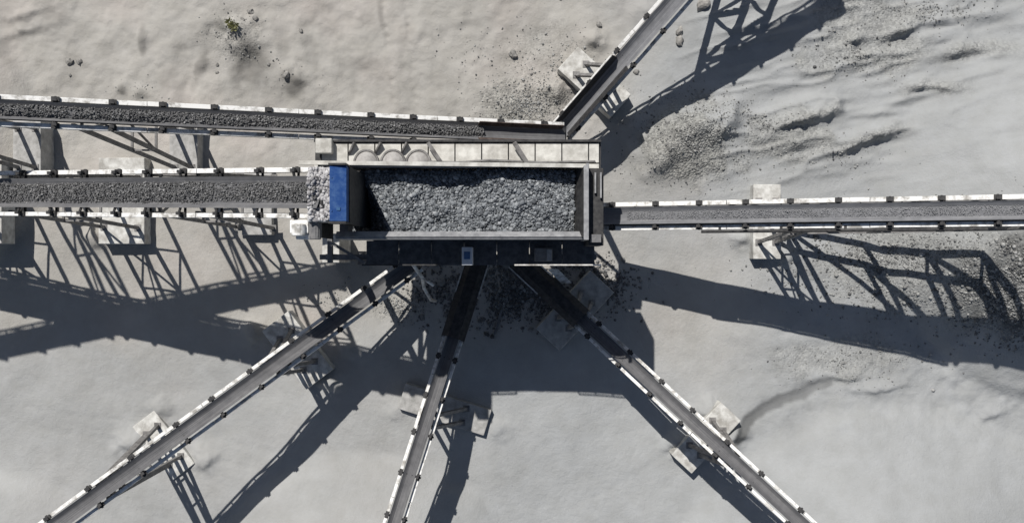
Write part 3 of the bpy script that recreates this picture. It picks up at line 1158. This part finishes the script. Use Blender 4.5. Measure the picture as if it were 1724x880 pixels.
mb.path([V(-120, -134, DK + 3), V(-70, -133, DK + 3), V(-30, -136, DK + 3), V(40, -133, DK + 3), V(112, -134.5, DK + 3)], 0.045, 6)
mb.build('cable_run', M['truss'], plant)

# control cabinets on the lower walkway
cab = empty('control_cabinet', V(-59, -8, DK))
tag(cab, 'small pale control cabinet with a blue panel on the shaded walkway', 'cabinet')
mb = MB()
mb.abox(-66, -52, -19, 5, DK + 0.5, DK + 30)
mb.build('housing', M['cabinet'], cab, bevel=0.03)
mb = MB()
mb.abox(-63, -55, -13, -3, DK + 30.3, DK + 31)
mb.build('panel', M['blue_lcd'], cab)
cab = empty('motor_box', V(42, -8, DK))
tag(cab, 'dull grey equipment box on the shaded walkway at the handrail', 'equipment box')
mb = MB()
mb.abox(30, 54, -18, 0, DK + 0.5, DK + 18)
mb.build('housing', M['grey_steel'], cab, bevel=0.04)
mb = MB()
mb.abox(46, 53, -16, -1, DK + 18.3, DK + 20)
mb.build('lid', M['wall'], cab, bevel=0.02)

# bent drain pipe hanging off the frame
mb = MB()
mb.path([V(-146, 4, 190), V(-134, 24, 170), V(-136, 42, 120), V(-131, 62, 60), V(-128, 66, 10)], 0.085, 10)
mb.path([V(-134, 24, 170), V(-118, 36, 160)], 0.07, 8)
o = mb.build('drain_pipe', M['white_worn'], origin=V(-128, 66, 0))
tag(o, 'pale bent pipe forking in the shade below the screen', 'pipe')
# loose steel channel lying in the shade
mb = MB()
g = gz(-20, 100)
mb.bar(V(-17, 80, gz(-17, 80) + 4), V(-29, 122, gz(-29, 122) + 4), 0.12)
o = mb.build('steel_channel', M['grey_steel'], origin=V(-23, 100, g))
tag(o, 'thin steel channel lying on shaded ground below the screen', 'steel bar')
# short chute lip beside the south-east conveyor tail
mb = MB()
mb.prism([V(56, 12, 100), V(72, 12, 100), V(96, 34, 70), V(80, 36, 70)], Vector((0, 0, 0.06)))
mb.build('discharge_lip', M['white_worn'], plant)

# ------------------------------------------------------------------ gravel scatter (uncountable)
def scatter(name, label, regions, size, cat='gravel', mat='stone_gravel'):
    P, S = [], []
    for (cx, cy, rx, ry, n) in regions:
        r = np.abs(RNG.normal(0, 0.42, n)) ** 0.8
        a = RNG.uniform(0, 2 * np.pi, n)
        x = (cx - 862) + rx * r * np.cos(a)
        y = (cy - 440) + ry * r * np.sin(a)
        keep = vnoise(x / 26, y / 26, 5) + RNG.uniform(-0.6, 0.6, n) > -0.35
        x, y = x[keep], y[keep]
        s = size * np.exp(RNG.normal(0, 0.42, len(x)))
        z = ground_h(x, y) * U + s * 0.25
        P.append(np.stack([x * U, -y * U, z], 1))
        S.append(s)
    o = stones(name, np.concatenate(P), np.concatenate(S), M[mat])
    tag(o, label, cat, kind='stuff')


scatter('gravel', 'loose gravel spread on the mound beside the screen', [(1150, 238, 150, 110, 2200), (1215, 205, 110, 60, 700)], 0.028)
scatter('gravel', 'scattered pebbles on the sand left of the upper conveyor', [(885, 180, 110, 70, 1700), (930, 110, 130, 110, 500), (820, 90, 140, 100, 150)], 0.028)
scatter('gravel', 'coarse grey aggregate on the slope below the right-hand conveyor', [(1560, 450, 330, 130, 3500), (1670, 480, 130, 120, 6000), (1440, 430, 170, 80, 1300)], 0.038)
scatter('gravel', 'crumbly gravel along the shadow edge at upper right', [(1440, 90, 140, 75, 700), (1570, 20, 170, 50, 700), (1290, 215, 110, 60, 500), (1420, 610, 180, 60, 500), (1410, 260, 140, 50, 250)], 0.026)
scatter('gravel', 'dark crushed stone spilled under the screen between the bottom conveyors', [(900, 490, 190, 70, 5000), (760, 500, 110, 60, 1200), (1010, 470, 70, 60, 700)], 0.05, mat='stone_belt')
scatter('gravel', 'loose chippings on the sand beside the lower left conveyor', [(670, 515, 60, 45, 500), (560, 500, 80, 40, 150)], 0.032)
scatter('gravel', 'small stones littering the disturbed sand at upper left', [(400, 60, 75, 60, 260), (480, 130, 70, 60, 70), (235, 150, 60, 30, 50)], 0.026)

# ------------------------------------------------------------------ individual rocks
def rock(px, py, r, label, group=None, flat=0.75):
    x, y = px - 862, py - 440
    import bmesh
    bm = bmesh.new()
    bmesh.ops.create_icosphere(bm, subdivisions=2, radius=1.0)
    k = random.random() * 50
    for v in bm.verts:
        c = v.co
        d = float(fbm(np.array([c.x * 2 + k]), np.array([c.y * 2 + c.z * 1.7 + k]), 1.4, 3, 4)[0])
        v.co = Vector((c.x * (1 + 0.28 * d), c.y * (0.8 + 0.28 * d), c.z * flat * (1 + 0.28 * d)))
    bmesh.ops.scale(bm, vec=(r * U,) * 3, verts=bm.verts)
    bmesh.ops.rotate(bm, matrix=Matrix.Rotation(random.uniform(0, 6.28), 3, 'Z'), verts=bm.verts)
    me = bpy.data.meshes.new('rock')
    bm.to_mesh(me)
    bm.free()
    me.materials.append(M['rock'])
    o = bpy.data.objects.new('rock', me)
    o.location = V(x, y, gz(x, y) + r * 0.25)
    COL.objects.link(o)
    tag(o, label, 'rock', group)


rock(117, 104, 6.5, 'larger pale rock of the little group on bare sand at far left')
rock(134, 104, 5.5, 'darker rock right of the pale one on bare sand at far left')
rock(117, 126, 3.0, 'small rock just below the pair on bare sand at far left')
rock(864, 90, 8, 'rounded lone rock on sand above the gravel patch')
rock(1143, 56, 8, 'upper of two boulders right of the pale upper conveyor')
rock(1142, 72, 9, 'lower and paler of two boulders right of the pale upper conveyor')
rock(1183, 10, 12, 'dark jagged boulder against the pale upper conveyor at the top edge')
rock(506, 52, 4.5, 'lone dark rock on smooth sand right of the weedy mound')
rock(424, 22, 6, 'dark rock at the top of the weedy mound')
rock(433, 34, 5, 'dark rock on the right side of the weedy mound')
rock(412, 36, 4, 'narrow dark rock in the middle of the weedy mound')
rock(367, 110, 3.5, 'upper of two small rocks left of the damp patch')
rock(367, 123, 3, 'lower of two small rocks left of the damp patch')
rock(453, 109, 3.5, 'small rock right of the damp patch')
rock(484, 128, 7, 'pale rock beside the small damp hollow')
rock(1008, 42, 6, 'dark rock on sand left of the pale upper conveyor')
rock(1070, 122, 5, 'pale rock between the pale upper conveyor and its shadow')

# weeds on the mound
for k, (px, py, lab) in enumerate(((402, 52, 'yellow green weed tuft on the stony mound, the larger one'), (394, 45, 'tiny weed tuft left of the larger one on the stony mound'))):
    x, y = px - 862, py - 440
    mb = MB()
    for i in range(70 if k == 0 else 30):
        a = random.uniform(0, 6.28)
        r0 = random.uniform(0, 6 if k == 0 else 3) * U
        b = Vector((math.cos(a), math.sin(a), 0))
        p = V(x, y, gz(x, y) + 0.5) + b * r0
        L = random.uniform(0.1, 0.28)
        tip = p + b * L * 0.7 + Vector((0, 0, L * 0.8))
        sd = Vector((-b.y, b.x, 0)) * 0.035
        mid = p.lerp(tip, 0.5) + Vector((0, 0, 0.05))
        i0 = len(mb.v)
        mb.v += [p, mid - sd, tip, mid + sd]
        mb.f.append([i0, i0 + 1, i0 + 2, i0 + 3])
    o = mb.build('weed_tuft', M['leaf'], origin=V(x, y, gz(x, y)))
    tag(o, lab, 'weed')

# ------------------------------------------------------------------ camera, light, world
cam = bpy.data.cameras.new('camera')
cam.sensor_fit = 'HORIZONTAL'
cam.angle = 2 * math.atan(862 / CAM_H)
cam.clip_end = 3000
co = bpy.data.objects.new('camera', cam)
co.location = (0, 0, CAM_H * U)
COL.objects.link(co)
scene.camera = co

Lv = Vector((SX, -SY, -1)).normalized()          # direction light travels
sun = bpy.data.lights.new('sun', 'SUN')
sun.energy = 4.7
sun.angle = math.radians(0.5)
sun.color = (1.0, 0.972, 0.935)
so = bpy.data.objects.new('sun', sun)
so.rotation_euler = Lv.to_track_quat('-Z', 'Y').to_euler()
so.location = -Lv * 80
COL.objects.link(so)
elev = math.asin(-Lv.z)
az = math.atan2(-Lv.x, -Lv.y)                    # from +Y, clockwise
world = bpy.data.worlds.new('World')
scene.world = world
world.use_nodes = True
nt = world.node_tree
sky = nt.nodes.new('ShaderNodeTexSky')
sky.sky_type = 'NISHITA'
sky.sun_disc = False
sky.sun_elevation = elev
sky.sun_rotation = az
bg = nt.nodes['Background']
nt.links.new(sky.outputs['Color'], bg.inputs['Color'])
bg.inputs['Strength'].default_value = 0.056

vs = scene.view_settings
vs.view_transform = 'Standard'
vs.look = 'None'
vs.exposure = 0.0
vs.gamma = 1.0
scene.render.filter_size = 1.9
